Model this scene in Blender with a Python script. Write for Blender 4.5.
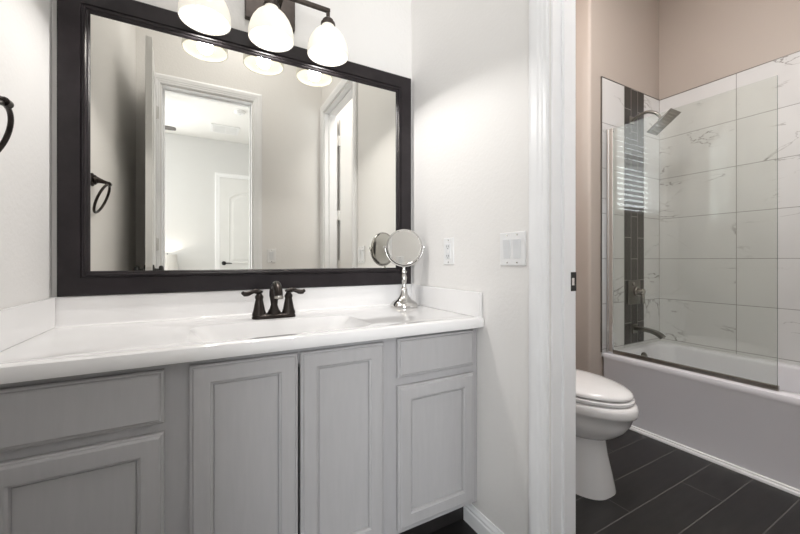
import bpy, bmesh, math, random
from mathutils import Vector, Matrix
PI = math.pi
random.seed(4)
S = bpy.context.scene
for o in list(bpy.data.objects):
    bpy.data.objects.remove(o)
COL = S.collection

# ---------------------------------------------------------------- camera, world, exposure
CAM_H = 1.08
cam = bpy.data.cameras.new('camera'); cam.lens = 16.0; cam.sensor_width = 36.0; cam.sensor_fit = 'HORIZONTAL'
cam.shift_y = -6.8 / 800.0; cam.clip_start = 0.01
co = bpy.data.objects.new('camera', cam); COL.objects.link(co)
co.location = (0, 0, CAM_H); co.rotation_euler = (PI / 2, 0, math.radians(-28.7)); S.camera = co
S.view_settings.view_transform = 'Standard'; S.view_settings.look = 'None'
S.view_settings.gamma = 1.0; S.view_settings.use_curve_mapping = False
S.view_settings.exposure = 0.37
w = bpy.data.worlds.new('daylight_sky'); S.world = w; w.use_nodes = True
bg = w.node_tree.nodes['Background']; bg.inputs[0].default_value = (0.86, 0.93, 1.0, 1); bg.inputs[1].default_value = 2.0
try:
    S.cycles.use_denoising = True; S.cycles.max_bounces = 12; S.cycles.diffuse_bounces = 6
    S.cycles.glossy_bounces = 6; S.cycles.transparent_max_bounces = 16; S.cycles.sample_clamp_indirect = 6.0
    S.cycles.caustics_reflective = False; S.cycles.caustics_refractive = False
except Exception:
    pass

def area(name, loc, rot, sx, sy, power, color=(1, 1, 1), shape='RECTANGLE'):
    l = bpy.data.lights.new(name, 'AREA'); l.shape = shape; l.size = sx
    if shape == 'RECTANGLE': l.size_y = sy
    l.energy = power; l.color = color
    o = bpy.data.objects.new(name, l); COL.objects.link(o); o.location = loc; o.rotation_euler = rot
    return o
# daylight through a big unseen window added to the bedroom, and through the small window above the toilet
area('bedroom_side_fill', (-2.38, -1.75, 1.55), (0, -PI / 2, 0), 1.9, 2.0, 6, (1.0, 0.99, 0.98))
area('toilet_window_daylight', (1.66, 1.78, 1.96), (-PI / 2, 0, 0), 0.76, 1.0, 15, (0.97, 0.98, 1.0))
# fill from two added ceiling lamps, never in view (their bodies are built with the objects)
area('bath_ceiling_fill', (0.25, 0.50, 3.165), (0, 0, 0), 0.58, 0.58, 5.0, (1.0, 0.99, 0.98))
area('bedroom_back_fill', (-1.5, -3.32, 1.45), (PI / 2, 0, 0), 1.3, 2.1, 92, (0.95, 0.975, 1.0))  # added fill at an unseen rear window, lights cabinets and right wall
area('shower_ceiling_fill', (1.5, 0.80, 3.165), (0, 0, 0), 0.58, 0.58, 20, (1.0, 0.965, 0.95))
area('bedroom_ceiling_light', (-0.9, -2.1, 2.62), (0, 0, 0), 0.3, 0.3, 8, (1.0, 0.985, 0.965), 'DISK')
VANITY_W = 5.3

# ---------------------------------------------------------------- materials
def mat(name, color, rough=0.5, metal=0.0, noise=0.0, nscale=20.0, bump=0.0, bscale=120.0, coat=0.0, spec=0.5, aniso=None):
    m = bpy.data.materials.new(name); m.use_nodes = True
    nt = m.node_tree; b = nt.nodes['Principled BSDF']
    b.inputs['Base Color'].default_value = (*color, 1); b.inputs['Roughness'].default_value = rough
    b.inputs['Metallic'].default_value = metal; b.inputs['Coat Weight'].default_value = coat
    b.inputs['Specular IOR Level'].default_value = spec
    tc = nt.nodes.new('ShaderNodeTexCoord')
    if noise > 0:
        mp = nt.nodes.new('ShaderNodeMapping')
        if aniso: mp.inputs['Scale'].default_value = aniso
        nt.links.new(tc.outputs['Object'], mp.inputs['Vector'])
        n = nt.nodes.new('ShaderNodeTexNoise'); n.inputs['Scale'].default_value = nscale; n.inputs['Detail'].default_value = 5
        nt.links.new(mp.outputs[0], n.inputs['Vector'])
        r = nt.nodes.new('ShaderNodeMapRange'); r.inputs['To Min'].default_value = 1 - noise; r.inputs['To Max'].default_value = 1 + noise
        r.inputs['From Min'].default_value = 0.3; r.inputs['From Max'].default_value = 0.7
        nt.links.new(n.outputs['Fac'], r.inputs['Value'])
        mx = nt.nodes.new('ShaderNodeVectorMath'); mx.operation = 'SCALE'; mx.inputs[0].default_value = color
        nt.links.new(r.outputs[0], mx.inputs['Scale']); nt.links.new(mx.outputs[0], b.inputs['Base Color'])
    if bump > 0:
        n2 = nt.nodes.new('ShaderNodeTexNoise'); n2.inputs['Scale'].default_value = bscale; n2.inputs['Detail'].default_value = 3
        nt.links.new(tc.outputs['Object'], n2.inputs['Vector'])
        bp = nt.nodes.new('ShaderNodeBump'); bp.inputs['Strength'].default_value = bump; bp.inputs['Distance'].default_value = 0.002
        nt.links.new(n2.outputs['Fac'], bp.inputs['Height']); nt.links.new(bp.outputs[0], b.inputs['Normal'])
    return m

def emis(name, color, strength, base=None):
    m = mat(name, base or color, 0.5); b = m.node_tree.nodes['Principled BSDF']
    b.inputs['Emission Color'].default_value = (*color, 1); b.inputs['Emission Strength'].default_value = strength
    return m

def M(nt, op, a, b=None, c=None):
    n = nt.nodes.new('ShaderNodeMath'); n.operation = op
    for i, v in enumerate((a, b, c)):
        if v is None: continue
        if isinstance(v, (int, float)): n.inputs[i].default_value = v
        else: nt.links.new(v, n.inputs[i])
    return n.outputs[0]

def tile_mat(name, ua, va, pu, pv, u0, v0, stagger, groutw, kind, tilec, groutc, rough, groutrough=0.8):
    """rectangular tiles in object space: ua/va are the axes, pu/pv the pitch"""
    m = bpy.data.materials.new(name); m.use_nodes = True; nt = m.node_tree; bs = nt.nodes['Principled BSDF']
    tc = nt.nodes.new('ShaderNodeTexCoord'); sp = nt.nodes.new('ShaderNodeSeparateXYZ'); nt.links.new(tc.outputs['Object'], sp.inputs[0])
    u = sp.outputs[ua]; v = sp.outputs[va]
    vv = M(nt, 'DIVIDE', M(nt, 'SUBTRACT', v, v0), pv); row = M(nt, 'FLOOR', vv); fv = M(nt, 'SUBTRACT', vv, row)
    uu = M(nt, 'DIVIDE', M(nt, 'SUBTRACT', M(nt, 'SUBTRACT', u, u0), M(nt, 'MULTIPLY', row, stagger)), pu)
    colm = M(nt, 'FLOOR', uu); fu = M(nt, 'SUBTRACT', uu, colm)
    du = M(nt, 'MULTIPLY', M(nt, 'MINIMUM', fu, M(nt, 'SUBTRACT', 1.0, fu)), pu)
    dv = M(nt, 'MULTIPLY', M(nt, 'MINIMUM', fv, M(nt, 'SUBTRACT', 1.0, fv)), pv)
    g = M(nt, 'LESS_THAN', M(nt, 'MINIMUM', du, dv), groutw / 2)
    cid = nt.nodes.new('ShaderNodeCombineXYZ'); nt.links.new(row, cid.inputs[0]); nt.links.new(colm, cid.inputs[1])
    wn = nt.nodes.new('ShaderNodeTexWhiteNoise'); wn.noise_dimensions = '3D'; nt.links.new(cid.outputs[0], wn.inputs['Vector'])
    off = nt.nodes.new('ShaderNodeVectorMath'); off.operation = 'SCALE'; off.inputs['Scale'].default_value = 9.0
    nt.links.new(wn.outputs['Color'], off.inputs[0])
    pos = nt.nodes.new('ShaderNodeVectorMath'); pos.operation = 'ADD'
    nt.links.new(tc.outputs['Object'], pos.inputs[0]); nt.links.new(off.outputs[0], pos.inputs[1])
    mix = nt.nodes.new('ShaderNodeMix'); mix.data_type = 'RGBA'
    if kind == 'marble':
        n1 = nt.nodes.new('ShaderNodeTexNoise'); n1.inputs['Scale'].default_value = 1.7; n1.inputs['Detail'].default_value = 6
        n1.inputs['Roughness'].default_value = 0.55; n1.inputs['Distortion'].default_value = 0.6
        mp = nt.nodes.new('ShaderNodeMapping'); mp.inputs['Rotation'].default_value = (0.45, 0.5, 0.0); mp.inputs['Scale'].default_value = (0.9, 0.9, 2.2)
        nt.links.new(pos.outputs[0], mp.inputs['Vector']); nt.links.new(mp.outputs[0], n1.inputs['Vector'])
        d = M(nt, 'ABSOLUTE', M(nt, 'SUBTRACT', n1.outputs['Fac'], 0.5))
        vein = nt.nodes.new('ShaderNodeMapRange'); vein.inputs['From Min'].default_value = 0.0; vein.inputs['From Max'].default_value = 0.0075
        vein.inputs['To Min'].default_value = 1.0; vein.inputs['To Max'].default_value = 0.0; nt.links.new(d, vein.inputs['Value'])
        n2 = nt.nodes.new('ShaderNodeTexNoise'); n2.inputs['Scale'].default_value = 4.5; nt.links.new(pos.outputs[0], n2.inputs['Vector'])
        gate = nt.nodes.new('ShaderNodeMapRange'); gate.inputs['From Min'].default_value = 0.47; gate.inputs['From Max'].default_value = 0.64
        nt.links.new(n2.outputs['Fac'], gate.inputs['Value'])
        n3 = nt.nodes.new('ShaderNodeTexNoise'); n3.inputs['Scale'].default_value = 3.0; n3.inputs['Detail'].default_value = 3; nt.links.new(pos.outputs[0], n3.inputs['Vector'])
        cl = nt.nodes.new('ShaderNodeMapRange'); cl.inputs['From Min'].default_value = 0.5; cl.inputs['From Max'].default_value = 0.8; cl.inputs['To Max'].default_value = 0.12
        nt.links.new(n3.outputs['Fac'], cl.inputs['Value'])
        f = M(nt, 'ADD', M(nt, 'MULTIPLY', M(nt, 'MULTIPLY', vein.outputs[0], gate.outputs[0]), 0.95), cl.outputs[0])
        nt.links.new(f, mix.inputs['Factor'])
        mix.inputs['A'].default_value = (*tilec, 1); mix.inputs['B'].default_value = (0.27, 0.25, 0.24, 1)
    else:
        n1 = nt.nodes.new('ShaderNodeTexNoise'); n1.inputs['Scale'].default_value = 6.0; n1.inputs['Detail'].default_value = 8; n1.inputs['Roughness'].default_value = 0.65
        mp = nt.nodes.new('ShaderNodeMapping'); sc = [6.0, 6.0, 6.0]; sc[ua] = 0.8; mp.inputs['Scale'].default_value = sc
        nt.links.new(pos.outputs[0], mp.inputs['Vector']); nt.links.new(mp.outputs[0], n1.inputs['Vector'])
        r = nt.nodes.new('ShaderNodeMapRange'); r.inputs['From Min'].default_value = 0.3; r.inputs['From Max'].default_value = 0.7
        nt.links.new(n1.outputs['Fac'], r.inputs['Value']); nt.links.new(r.outputs[0], mix.inputs['Factor'])
        mix.inputs['A'].default_value = (*[c * 0.7 for c in tilec], 1); mix.inputs['B'].default_value = (*[c * 1.35 for c in tilec], 1)
    fin = nt.nodes.new('ShaderNodeMix'); fin.data_type = 'RGBA'
    nt.links.new(g, fin.inputs['Factor']); nt.links.new(mix.outputs['Result'], fin.inputs['A']); fin.inputs['B'].default_value = (*groutc, 1)
    nt.links.new(fin.outputs['Result'], bs.inputs['Base Color'])
    rr = nt.nodes.new('ShaderNodeMapRange'); rr.inputs['To Min'].default_value = rough; rr.inputs['To Max'].default_value = groutrough
    nt.links.new(g, rr.inputs['Value']); nt.links.new(rr.outputs[0], bs.inputs['Roughness'])
    bp = nt.nodes.new('ShaderNodeBump'); bp.inputs['Strength'].default_value = 0.5; bp.inputs['Distance'].default_value = 0.002; bp.invert = True
    nt.links.new(g, bp.inputs['Height']); nt.links.new(bp.outputs[0], bs.inputs['Normal'])
    return m

def glass_mat(name, tint, refl=1.0):
    m = bpy.data.materials.new(name); m.use_nodes = True; nt = m.node_tree; nt.nodes.clear()
    out = nt.nodes.new('ShaderNodeOutputMaterial'); mx = nt.nodes.new('ShaderNodeMixShader')
    tr = nt.nodes.new('ShaderNodeBsdfTransparent'); tr.inputs[0].default_value = (*tint, 1)
    gl = nt.nodes.new('ShaderNodeBsdfGlossy'); gl.inputs['Roughness'].default_value = 0.0
    lw = nt.nodes.new('ShaderNodeLayerWeight'); lw.inputs['Blend'].default_value = 0.5
    p = M(nt, 'POWER', lw.outputs['Facing'], 5.0)
    fac = M(nt, 'ADD', M(nt, 'MULTIPLY', p, 0.9 * refl), 0.042 * refl)
    nt.links.new(fac, mx.inputs[0]); nt.links.new(tr.outputs[0], mx.inputs[1]); nt.links.new(gl.outputs[0], mx.inputs[2])
    nt.links.new(mx.outputs[0], out.inputs[0])
    return m

def mirror_mat(name, color):
    m = bpy.data.materials.new(name); m.use_nodes = True; nt = m.node_tree; nt.nodes.clear()
    out = nt.nodes.new('ShaderNodeOutputMaterial'); gl = nt.nodes.new('ShaderNodeBsdfGlossy')
    gl.inputs['Color'].default_value = (*color, 1); gl.inputs['Roughness'].default_value = 0.0
    nt.links.new(gl.outputs[0], out.inputs[0])
    return m

def shade_mat(name, color, e):
    m = bpy.data.materials.new(name); m.use_nodes = True; nt = m.node_tree; nt.nodes.clear()
    out = nt.nodes.new('ShaderNodeOutputMaterial')
    df = nt.nodes.new('ShaderNodeBsdfDiffuse'); df.inputs[0].default_value = (*color, 1)
    tl = nt.nodes.new('ShaderNodeBsdfTranslucent'); tl.inputs[0].default_value = (*color, 1)
    mx = nt.nodes.new('ShaderNodeMixShader'); mx.inputs[0].default_value = 0.012
    nt.links.new(df.outputs[0], mx.inputs[1]); nt.links.new(tl.outputs[0], mx.inputs[2])
    gl = nt.nodes.new('ShaderNodeBsdfGlossy'); gl.inputs['Roughness'].default_value = 0.12
    mg = nt.nodes.new('ShaderNodeMixShader'); mg.inputs[0].default_value = 0.05
    nt.links.new(mx.outputs[0], mg.inputs[1]); nt.links.new(gl.outputs[0], mg.inputs[2])
    em = nt.nodes.new('ShaderNodeEmission'); em.inputs[0].default_value = (*color, 1); em.inputs[1].default_value = e
    ad = nt.nodes.new('ShaderNodeAddShader'); nt.links.new(mg.outputs[0], ad.inputs[0]); nt.links.new(em.outputs[0], ad.inputs[1])
    nt.links.new(ad.outputs[0], out.inputs[0])
    return m

PAINT = mat('warm_white_paint', (0.84, 0.825, 0.805), 0.55, bump=0.45, bscale=70)
PAINTW = mat('toilet_room_wall_tone', (0.485, 0.423, 0.376), 0.6, bump=0.3, bscale=90)  # darker, warmer tone than the bath walls
PAINTB = mat('bedroom_white_paint', (0.72, 0.72, 0.715), 0.75, bump=0.15, bscale=90)
CEIL = mat('ceiling_paint', (0.85, 0.84, 0.82), 0.8)
TRIM = mat('trim_white_gloss', (0.93, 0.935, 0.945), 0.3, noise=0.02, nscale=6)
DOORM = mat('door_white_satin', (0.80, 0.80, 0.79), 0.35, noise=0.02, nscale=5)
GREY = mat('cabinet_grey_paint', (0.44, 0.432, 0.436), 0.42, noise=0.025, nscale=14, aniso=(6, 6, 0.7))
GREYD = mat('cabinet_frame_grey_paint', (0.43, 0.423, 0.43), 0.45, noise=0.025, nscale=14, aniso=(6, 6, 0.7))
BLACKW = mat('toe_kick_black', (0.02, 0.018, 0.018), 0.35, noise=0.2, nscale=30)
MARBLE = mat('cultured_marble_white', (0.86, 0.85, 0.845), 0.06, noise=0.01, nscale=8, coat=0.5)
ESPR = mat('espresso_wood', (0.020, 0.016, 0.018), 0.33, noise=0.25, nscale=10, aniso=(2, 2, 2), spec=0.3)
BRONZE = mat('oil_rubbed_bronze', (0.032, 0.026, 0.023), 0.28, metal=0.8, noise=0.25, nscale=40)
BRONZEL = mat('bronze_light_fixture', (0.075, 0.062, 0.055), 0.35, metal=0.7, noise=0.15, nscale=40)
CHROME = mat('chrome', (0.85, 0.85, 0.85), 0.07, metal=1.0, noise=0.01, nscale=10)
NICKEL = mat('brushed_nickel', (0.42, 0.40, 0.37), 0.25, metal=1.0, noise=0.05, nscale=60)
NICKELD = mat('dark_nickel', (0.22, 0.21, 0.19), 0.3, metal=1.0, noise=0.05, nscale=60)
PORC = mat('porcelain', (0.84, 0.83, 0.83), 0.07, noise=0.01, nscale=3, coat=0.3)
TUBM = mat('tub_enamel', (0.80, 0.79, 0.83), 0.22, noise=0.015, nscale=3)
PLASTIC = mat('white_plastic', (0.84, 0.84, 0.84), 0.3, noise=0.01, nscale=20)
PLASTICG = mat('rocker_plastic', (0.76, 0.77, 0.78), 0.3, noise=0.01, nscale=20)
DARKM = mat('dark_metal', (0.03, 0.03, 0.03), 0.35, metal=0.5, noise=0.1, nscale=60)
BLINDM = mat('blind_white', (0.86, 0.86, 0.85), 0.4, noise=0.01, nscale=20)
CARPET = mat('bedroom_carpet', (0.36, 0.33, 0.30), 0.95, noise=0.15, nscale=150, bump=0.4, bscale=400)
WOODT = mat('nightstand_grey_wood', (0.40, 0.38, 0.36), 0.45, noise=0.12, nscale=12, aniso=(1, 6, 6))
FANM = mat('fan_dark_wood', (0.06, 0.05, 0.045), 0.4, noise=0.2, nscale=14)
SHADE = shade_mat('opal_glass', (0.86, 0.83, 0.75), 0.33)
LSHADE = shade_mat('lamp_linen', (0.80, 0.78, 0.75), 0.0)
HINGE = mat('satin_hinge', (0.70, 0.69, 0.67), 0.35, metal=0.3, noise=0.02)
BULB = emis('bulb_glow', (1.0, 0.97, 0.92), 2.1)
DIFFUS = emis('fill_lamp_diffuser', (1.0, 0.97, 0.94), 1.0)  # glowing face of the added ceiling lamps
CHROMED = mat('darkened_chrome', (0.60, 0.59, 0.575), 0.08, metal=1.0, noise=0.01, nscale=10)  # chrome darkened in place of the dark reflections it lacks
MIRROR = mirror_mat('mirror_silver', (0.80, 0.785, 0.735))
MIRROR2 = mirror_mat('vanity_mirror_silver', (0.85, 0.85, 0.82))
SCREEN = glass_mat('shower_glass', (0.925, 0.94, 0.92))
EDGE = mat('glass_edge_green', (0.16, 0.19, 0.175), 0.15, noise=0.02)
PANE = glass_mat('window_glass', (0.97, 0.98, 0.98))
FLOORM = tile_mat('dark_plank_tile', 0, 1, 1.30, 0.16, 1.597, 0.862, -0.437, 0.004, 'plank', (0.0145, 0.0132, 0.013), (0.12, 0.115, 0.11), 0.38)
TILE_L = tile_mat('marble_tile_long_wall', 1, 2, 0.61, 0.312, 1.014, 0.467, 0.0, 0.004, 'marble', (0.695, 0.69, 0.685), (0.30, 0.29, 0.28), 0.05)
TILE_E = tile_mat('marble_tile_end_wall', 0, 2, 0.61, 0.312, 2.045, 0.467, 0.0, 0.004, 'marble', (0.695, 0.69, 0.685), (0.30, 0.29, 0.28), 0.05)
TILE_D = tile_mat('dark_accent_tile', 2, 0, 0.312, 0.086, 0.31, 2.655, 0.156, 0.004, 'plank', (0.030, 0.027, 0.024), (0.34, 0.33, 0.31), 0.3)

# ---------------------------------------------------------------- mesh helpers (all shapes in world metres, shifted to the thing's origin)
def nb(): return bmesh.new()
def add_box(bm, lo, hi, bev=0.0, seg=2):
    r = bmesh.ops.create_cube(bm, size=1.0); vs = r['verts']
    for v in vs:
        v.co = Vector([(lo[i] + hi[i]) / 2 + v.co[i] * (hi[i] - lo[i]) for i in range(3)])
    if bev > 0:
        es = list({e for v in vs for e in v.link_edges})
        bmesh.ops.bevel(bm, geom=es, offset=bev, segments=seg, affect='EDGES', profile=0.5)
def bx(lo, hi, bev=0.0, seg=2):
    bm = nb(); add_box(bm, lo, hi, bev, seg); return bm
def loft(bm, rings, cap0=True, cap1=True, closed=True):
    R = [[bm.verts.new(p) for p in r] for r in rings]; n = len(R[0])
    for a, b in zip(R, R[1:]):
        for i in range(n if closed else n - 1):
            j = (i + 1) % n
            try: bm.faces.new((a[i], a[j], b[j], b[i]))
            except ValueError: pass
    if cap0 and closed: bm.faces.new(list(reversed(R[0])))
    if cap1 and closed: bm.faces.new(R[-1])
    return R
def circ(c, r, ax, n=24):
    """circle of radius r about c, normal along ax"""
    ax = Vector(ax).normalized(); t = Vector((0, 0, 1)) if abs(ax.z) < 0.9 else Vector((1, 0, 0))
    a = ax.cross(t).normalized(); b = ax.cross(a).normalized(); c = Vector(c)
    return [c + a * (r * math.cos(2 * PI * i / n)) + b * (r * math.sin(2 * PI * i / n)) for i in range(n)]
def add_lathe(bm, base, ax, prof, n=28, cap0=True, cap1=True):
    ax = Vector(ax).normalized(); base = Vector(base)
    loft(bm, [circ(base + ax * h, max(r, 0.0004), ax, n) for r, h in prof], cap0, cap1)
def add_tube(bm, pts, rad, n=12, cap=True, closed=False):
    pts = [Vector(p) for p in pts]; rings = []; k = len(pts); prev = None
    rads = rad if isinstance(rad, (list, tuple)) else [rad] * k
    for i, p in enumerate(pts):
        if closed: d = pts[(i + 1) % k] - pts[i - 1]
        else: d = pts[min(i + 1, k - 1)] - pts[max(i - 1, 0)]
        d.normalize()
        if prev is None:
            t = Vector((0, 0, 1)) if abs(d.z) < 0.9 else Vector((1, 0, 0)); a = d.cross(t).normalized()
        else:
            a = (prev - d * prev.dot(d)).normalized()
        prev = a; b = d.cross(a)
        rings.append([p + a * (rads[i] * math.cos(2 * PI * j / n)) + b * (rads[i] * math.sin(2 * PI * j / n)) for j in range(n)])
    if closed: rings.append(rings[0])
    loft(bm, rings, cap and not closed, cap and not closed)
def curve_pts(ctrl, n=16):
    """Catmull-Rom through control points"""
    P = [Vector(p) for p in ctrl]; P = [P[0] * 2 - P[1]] + P + [P[-1] * 2 - P[-2]]; out = []
    segs = len(P) - 3; per = max(2, n // segs)
    for s in range(segs):
        p0, p1, p2, p3 = P[s:s + 4]
        for i in range(per):
            t = i / per
            out.append(0.5 * ((2 * p1) + (p2 - p0) * t + (2 * p0 - 5 * p1 + 4 * p2 - p3) * t * t + (3 * p1 - p0 - 3 * p2 + p3) * t ** 3))
    out.append(P[-2]); return out
def rrect(x0, x1, y0, y1, r, z, n=6):
    """rounded rectangle ring in the XY plane"""
    pts = []
    for cx, cy, a0 in ((x1 - r, y1 - r, 0), (x0 + r, y1 - r, PI / 2), (x0 + r, y0 + r, PI), (x1 - r, y0 + r, 1.5 * PI)):
        for i in range(n + 1):
            a = a0 + i * PI / 2 / n; pts.append(Vector((cx + r * math.cos(a), cy + r * math.sin(a), z)))
    return pts
def panel_rings(bm, x0, x1, z0, z1, yf, rings, fill=True, back=None):
    """nested rectangles facing -y: each ring (inset, depth behind yf)"""
    L = []
    for ins, d in rings:
        y = yf + d
        L.append([Vector((x0 + ins, y, z0 + ins)), Vector((x1 - ins, y, z0 + ins)), Vector((x1 - ins, y, z1 - ins)), Vector((x0 + ins, y, z1 - ins))])
    loft(bm, L, True if back is None else back, fill)
def obj(name, bm, m, parent=None, org=None, smooth=None, bevel=0.0):
    o0 = Vector(org) if org is not None else (Vector(parent['_o']) if parent is not None else Vector((0, 0, 0)))
    for v in bm.verts: v.co -= o0
    bmesh.ops.recalc_face_normals(bm, faces=bm.faces)
    me = bpy.data.meshes.new(name); bm.to_mesh(me); bm.free()
    me.materials.append(m)
    o = bpy.data.objects.new(name, me); COL.objects.link(o)
    if parent is not None: o.parent = parent
    else: o.location = o0
    o['_o'] = list(o0)
    if smooth is not None:
        for p in me.polygons: p.use_smooth = True
        me.update()
        try:
            bmm = bmesh.new(); bmm.from_mesh(me)
            for e in bmm.edges:
                e.smooth = not (len(e.link_faces) == 2 and e.calc_face_angle(0) > math.radians(smooth))
            bmm.to_mesh(me); bmm.free()
        except Exception: pass
    if bevel > 0:
        md = o.modifiers.new('edge_bevel', 'BEVEL'); md.width = bevel; md.segments = 2; md.limit_method = 'ANGLE'
    return o
def thing(name, label, cat, loc, group=None):
    o = bpy.data.objects.new(name, None); o.empty_display_size = 0.05; COL.objects.link(o)
    o.location = loc; o['_o'] = list(loc); o['label'] = label; o['category'] = cat
    if group: o['group'] = group
    return o
def struct(name, bm, m, parent=None, **k):
    o = obj(name, bm, m, parent, **k)
    if parent is None: o['kind'] = 'structure'
    return o

# ---------------------------------------------------------------- dimensions
YB = 1.62          # wall behind the vanity and the toilet
XL, XR, XR2 = -0.455, 0.956, 1.070   # left wall, partition faces
YF, YF2 = -0.06, -0.18               # door wall behind the camera
XT = 3.141         # tiled long wall
YE = 1.484         # tiled end wall
XTUB = 2.391       # tub face
RIM = 0.446
ZC, ZCB = 3.2, 3.05
HEAD = 2.43        # door heads
BX0, BX1, BY0 = -2.4, 1.7, -3.34     # bedroom

# ---------------------------------------------------------------- structure
struct('floor', bx((XL - 0.14, YF2, -0.1), (XT + 0.2, YB + 0.12, 0)), FLOORM)
struct('floor_bedroom', bx((BX0 - 0.12, BY0 - 0.12, -0.1), (BX1 + 0.12, YF2, 0)), CARPET)
struct('ceiling', bx((XL - 0.12, YF2, ZC), (XT + 0.2, YB + 0.12, ZC + 0.1)), CEIL)
struct('ceiling_bedroom', bx((BX0 - 0.12, BY0 - 0.12, ZCB), (BX1 + 0.12, YF2, ZCB + 0.1)), CEIL)
struct('wall_left', bx((XL - 0.12, YF, 0), (XL, YB + 0.12, ZC)), PAINT)
struct('wall_back', bx((XL, YB, 0), (XR2, YB + 0.12, ZC)), PAINT)
bm = nb()                                        # partition with the doorway to the toilet room
D0, D1 = 0.02, 0.755
add_box(bm, (XR, D1, 0), (XR2, YB, ZC)); add_box(bm, (XR, D0, HEAD), (XR2, D1, ZC)); add_box(bm, (XR, YF, 0), (XR2, D0, ZC))
o = struct('wall_right', bm, PAINT)
o.data.materials.append(PAINTW)
for p in o.data.polygons:
    if p.normal.x > 0.9: p.material_index = 1
bm = nb()                                        # door wall behind the camera
E0, E1 = -0.2975, 0.353
add_box(bm, (BX0 - 0.12, YF2, 0), (E0, YF, ZC)); add_box(bm, (E0, YF2, HEAD), (E1, YF, ZC)); add_box(bm, (E1, YF2, 0), (XT + 0.2, YF, ZC))
o = struct('wall_front', bm, PAINT)
W0, W1, WZ0, WZ1 = 1.28, 2.04, 1.46, 2.46        # window above the toilet
bm = nb()
add_box(bm, (XR2, YB, 0), (W0, YB + 0.12, ZC)); add_box(bm, (W1, YB, 0), (XT + 0.2, YB + 0.12, ZC))
add_box(bm, (W0, YB, 0), (W1, YB + 0.12, WZ0)); add_box(bm, (W0, YB, WZ1), (W1, YB + 0.12, ZC))
struct('wall_toilet', bm, PAINTW)
bm = nb()                                        # furred end wall of the tub with a bullnose corner
ring = []
r = 0.02
for i in range(9):
    a = PI + i * PI / 2 / 8
    ring.append((2.27 + r + r * math.cos(a), YE + r + r * math.sin(a)))
poly = ring + [(XT + 0.02, YE), (XT + 0.02, YB), (2.27, YB)]
loft(bm, [[Vector((x, y, z)) for x, y in poly] for z in (0, ZC)])
struct('wall_shower_end', bm, PAINTW, smooth=30)
struct('wall_tub_side', bx((XT + 0.009, YF, 0), (XT + 0.2, YE, ZC)), PAINTW)
TT = 0.467 + 6 * 0.312                            # top of the tile
struct('wall_tile_long', bx((XT, YF, RIM - 0.03), (XT + 0.0088, YE - 0.0082, TT), 0.0015, 1), TILE_L)
DX0, DX1 = 2.655, 2.913
struct('wall_tile_end', bx((XTUB, YE - 0.008, RIM - 0.03), (XT - 0.0002, YE - 0.0002, TT), 0.0015, 1), TILE_E)
o = obj('accent_tile', bx((DX0, YE - 0.0095, 0.47), (DX1, YE - 0.0081, TT)), TILE_D); o['kind'] = 'structure'; o.name = 'trim_4'
# tile edging strip
bm = nb()
add_box(bm, (XTUB - 0.005, YE - 0.0095, RIM + 0.002), (XTUB - 0.0005, YE - 0.0003, TT + 0.004)); add_box(bm, (XTUB - 0.005, YE - 0.0095, TT + 0.0005), (XT - 0.001, YE - 0.0003, TT + 0.004))
add_box(bm, (XT - 0.001, YF + 0.002, TT + 0.0005), (XT + 0.0087, YE - 0.001, TT + 0.004))
struct('trim_5', bm, NICKELD)

# bedroom shell, with an added window on the left side (out of sight, lets the daylight in)
BWY0, BWY1, BWZ0, BWZ1 = -2.75, -0.75, 0.6, 2.5
bm = nb()
add_box(bm, (BX0 - 0.12, BY0, 0), (BX0, BWY0, ZCB)); add_box(bm, (BX0 - 0.12, BWY1, 0), (BX0, YF2, ZCB))
add_box(bm, (BX0 - 0.12, BWY0, 0), (BX0, BWY1, BWZ0)); add_box(bm, (BX0 - 0.12, BWY0, BWZ1), (BX0, BWY1, ZCB))
struct('wall_bedroom_left', bm, PAINTB)
struct('wall_bedroom_right', bx((BX1, BY0, 0), (BX1 + 0.12, YF2, ZCB)), PAINTB)
CWX0, CWX1, CWZ0, CWZ1 = -2.18, -0.82, 0.36, 2.52  # opening of a window added for front fill, out of view
bm = nb()
add_box(bm, (BX0 - 0.12, BY0 - 0.12, 0), (CWX0, BY0, ZCB)); add_box(bm, (CWX1, BY0 - 0.12, 0), (BX1 + 0.12, BY0, ZCB))
add_box(bm, (CWX0, BY0 - 0.12, 0), (CWX1, BY0, CWZ0)); add_box(bm, (CWX0, BY0 - 0.12, CWZ1), (CWX1, BY0, ZCB))
struct('wall_bedroom_back', bm, PAINTB)

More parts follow.
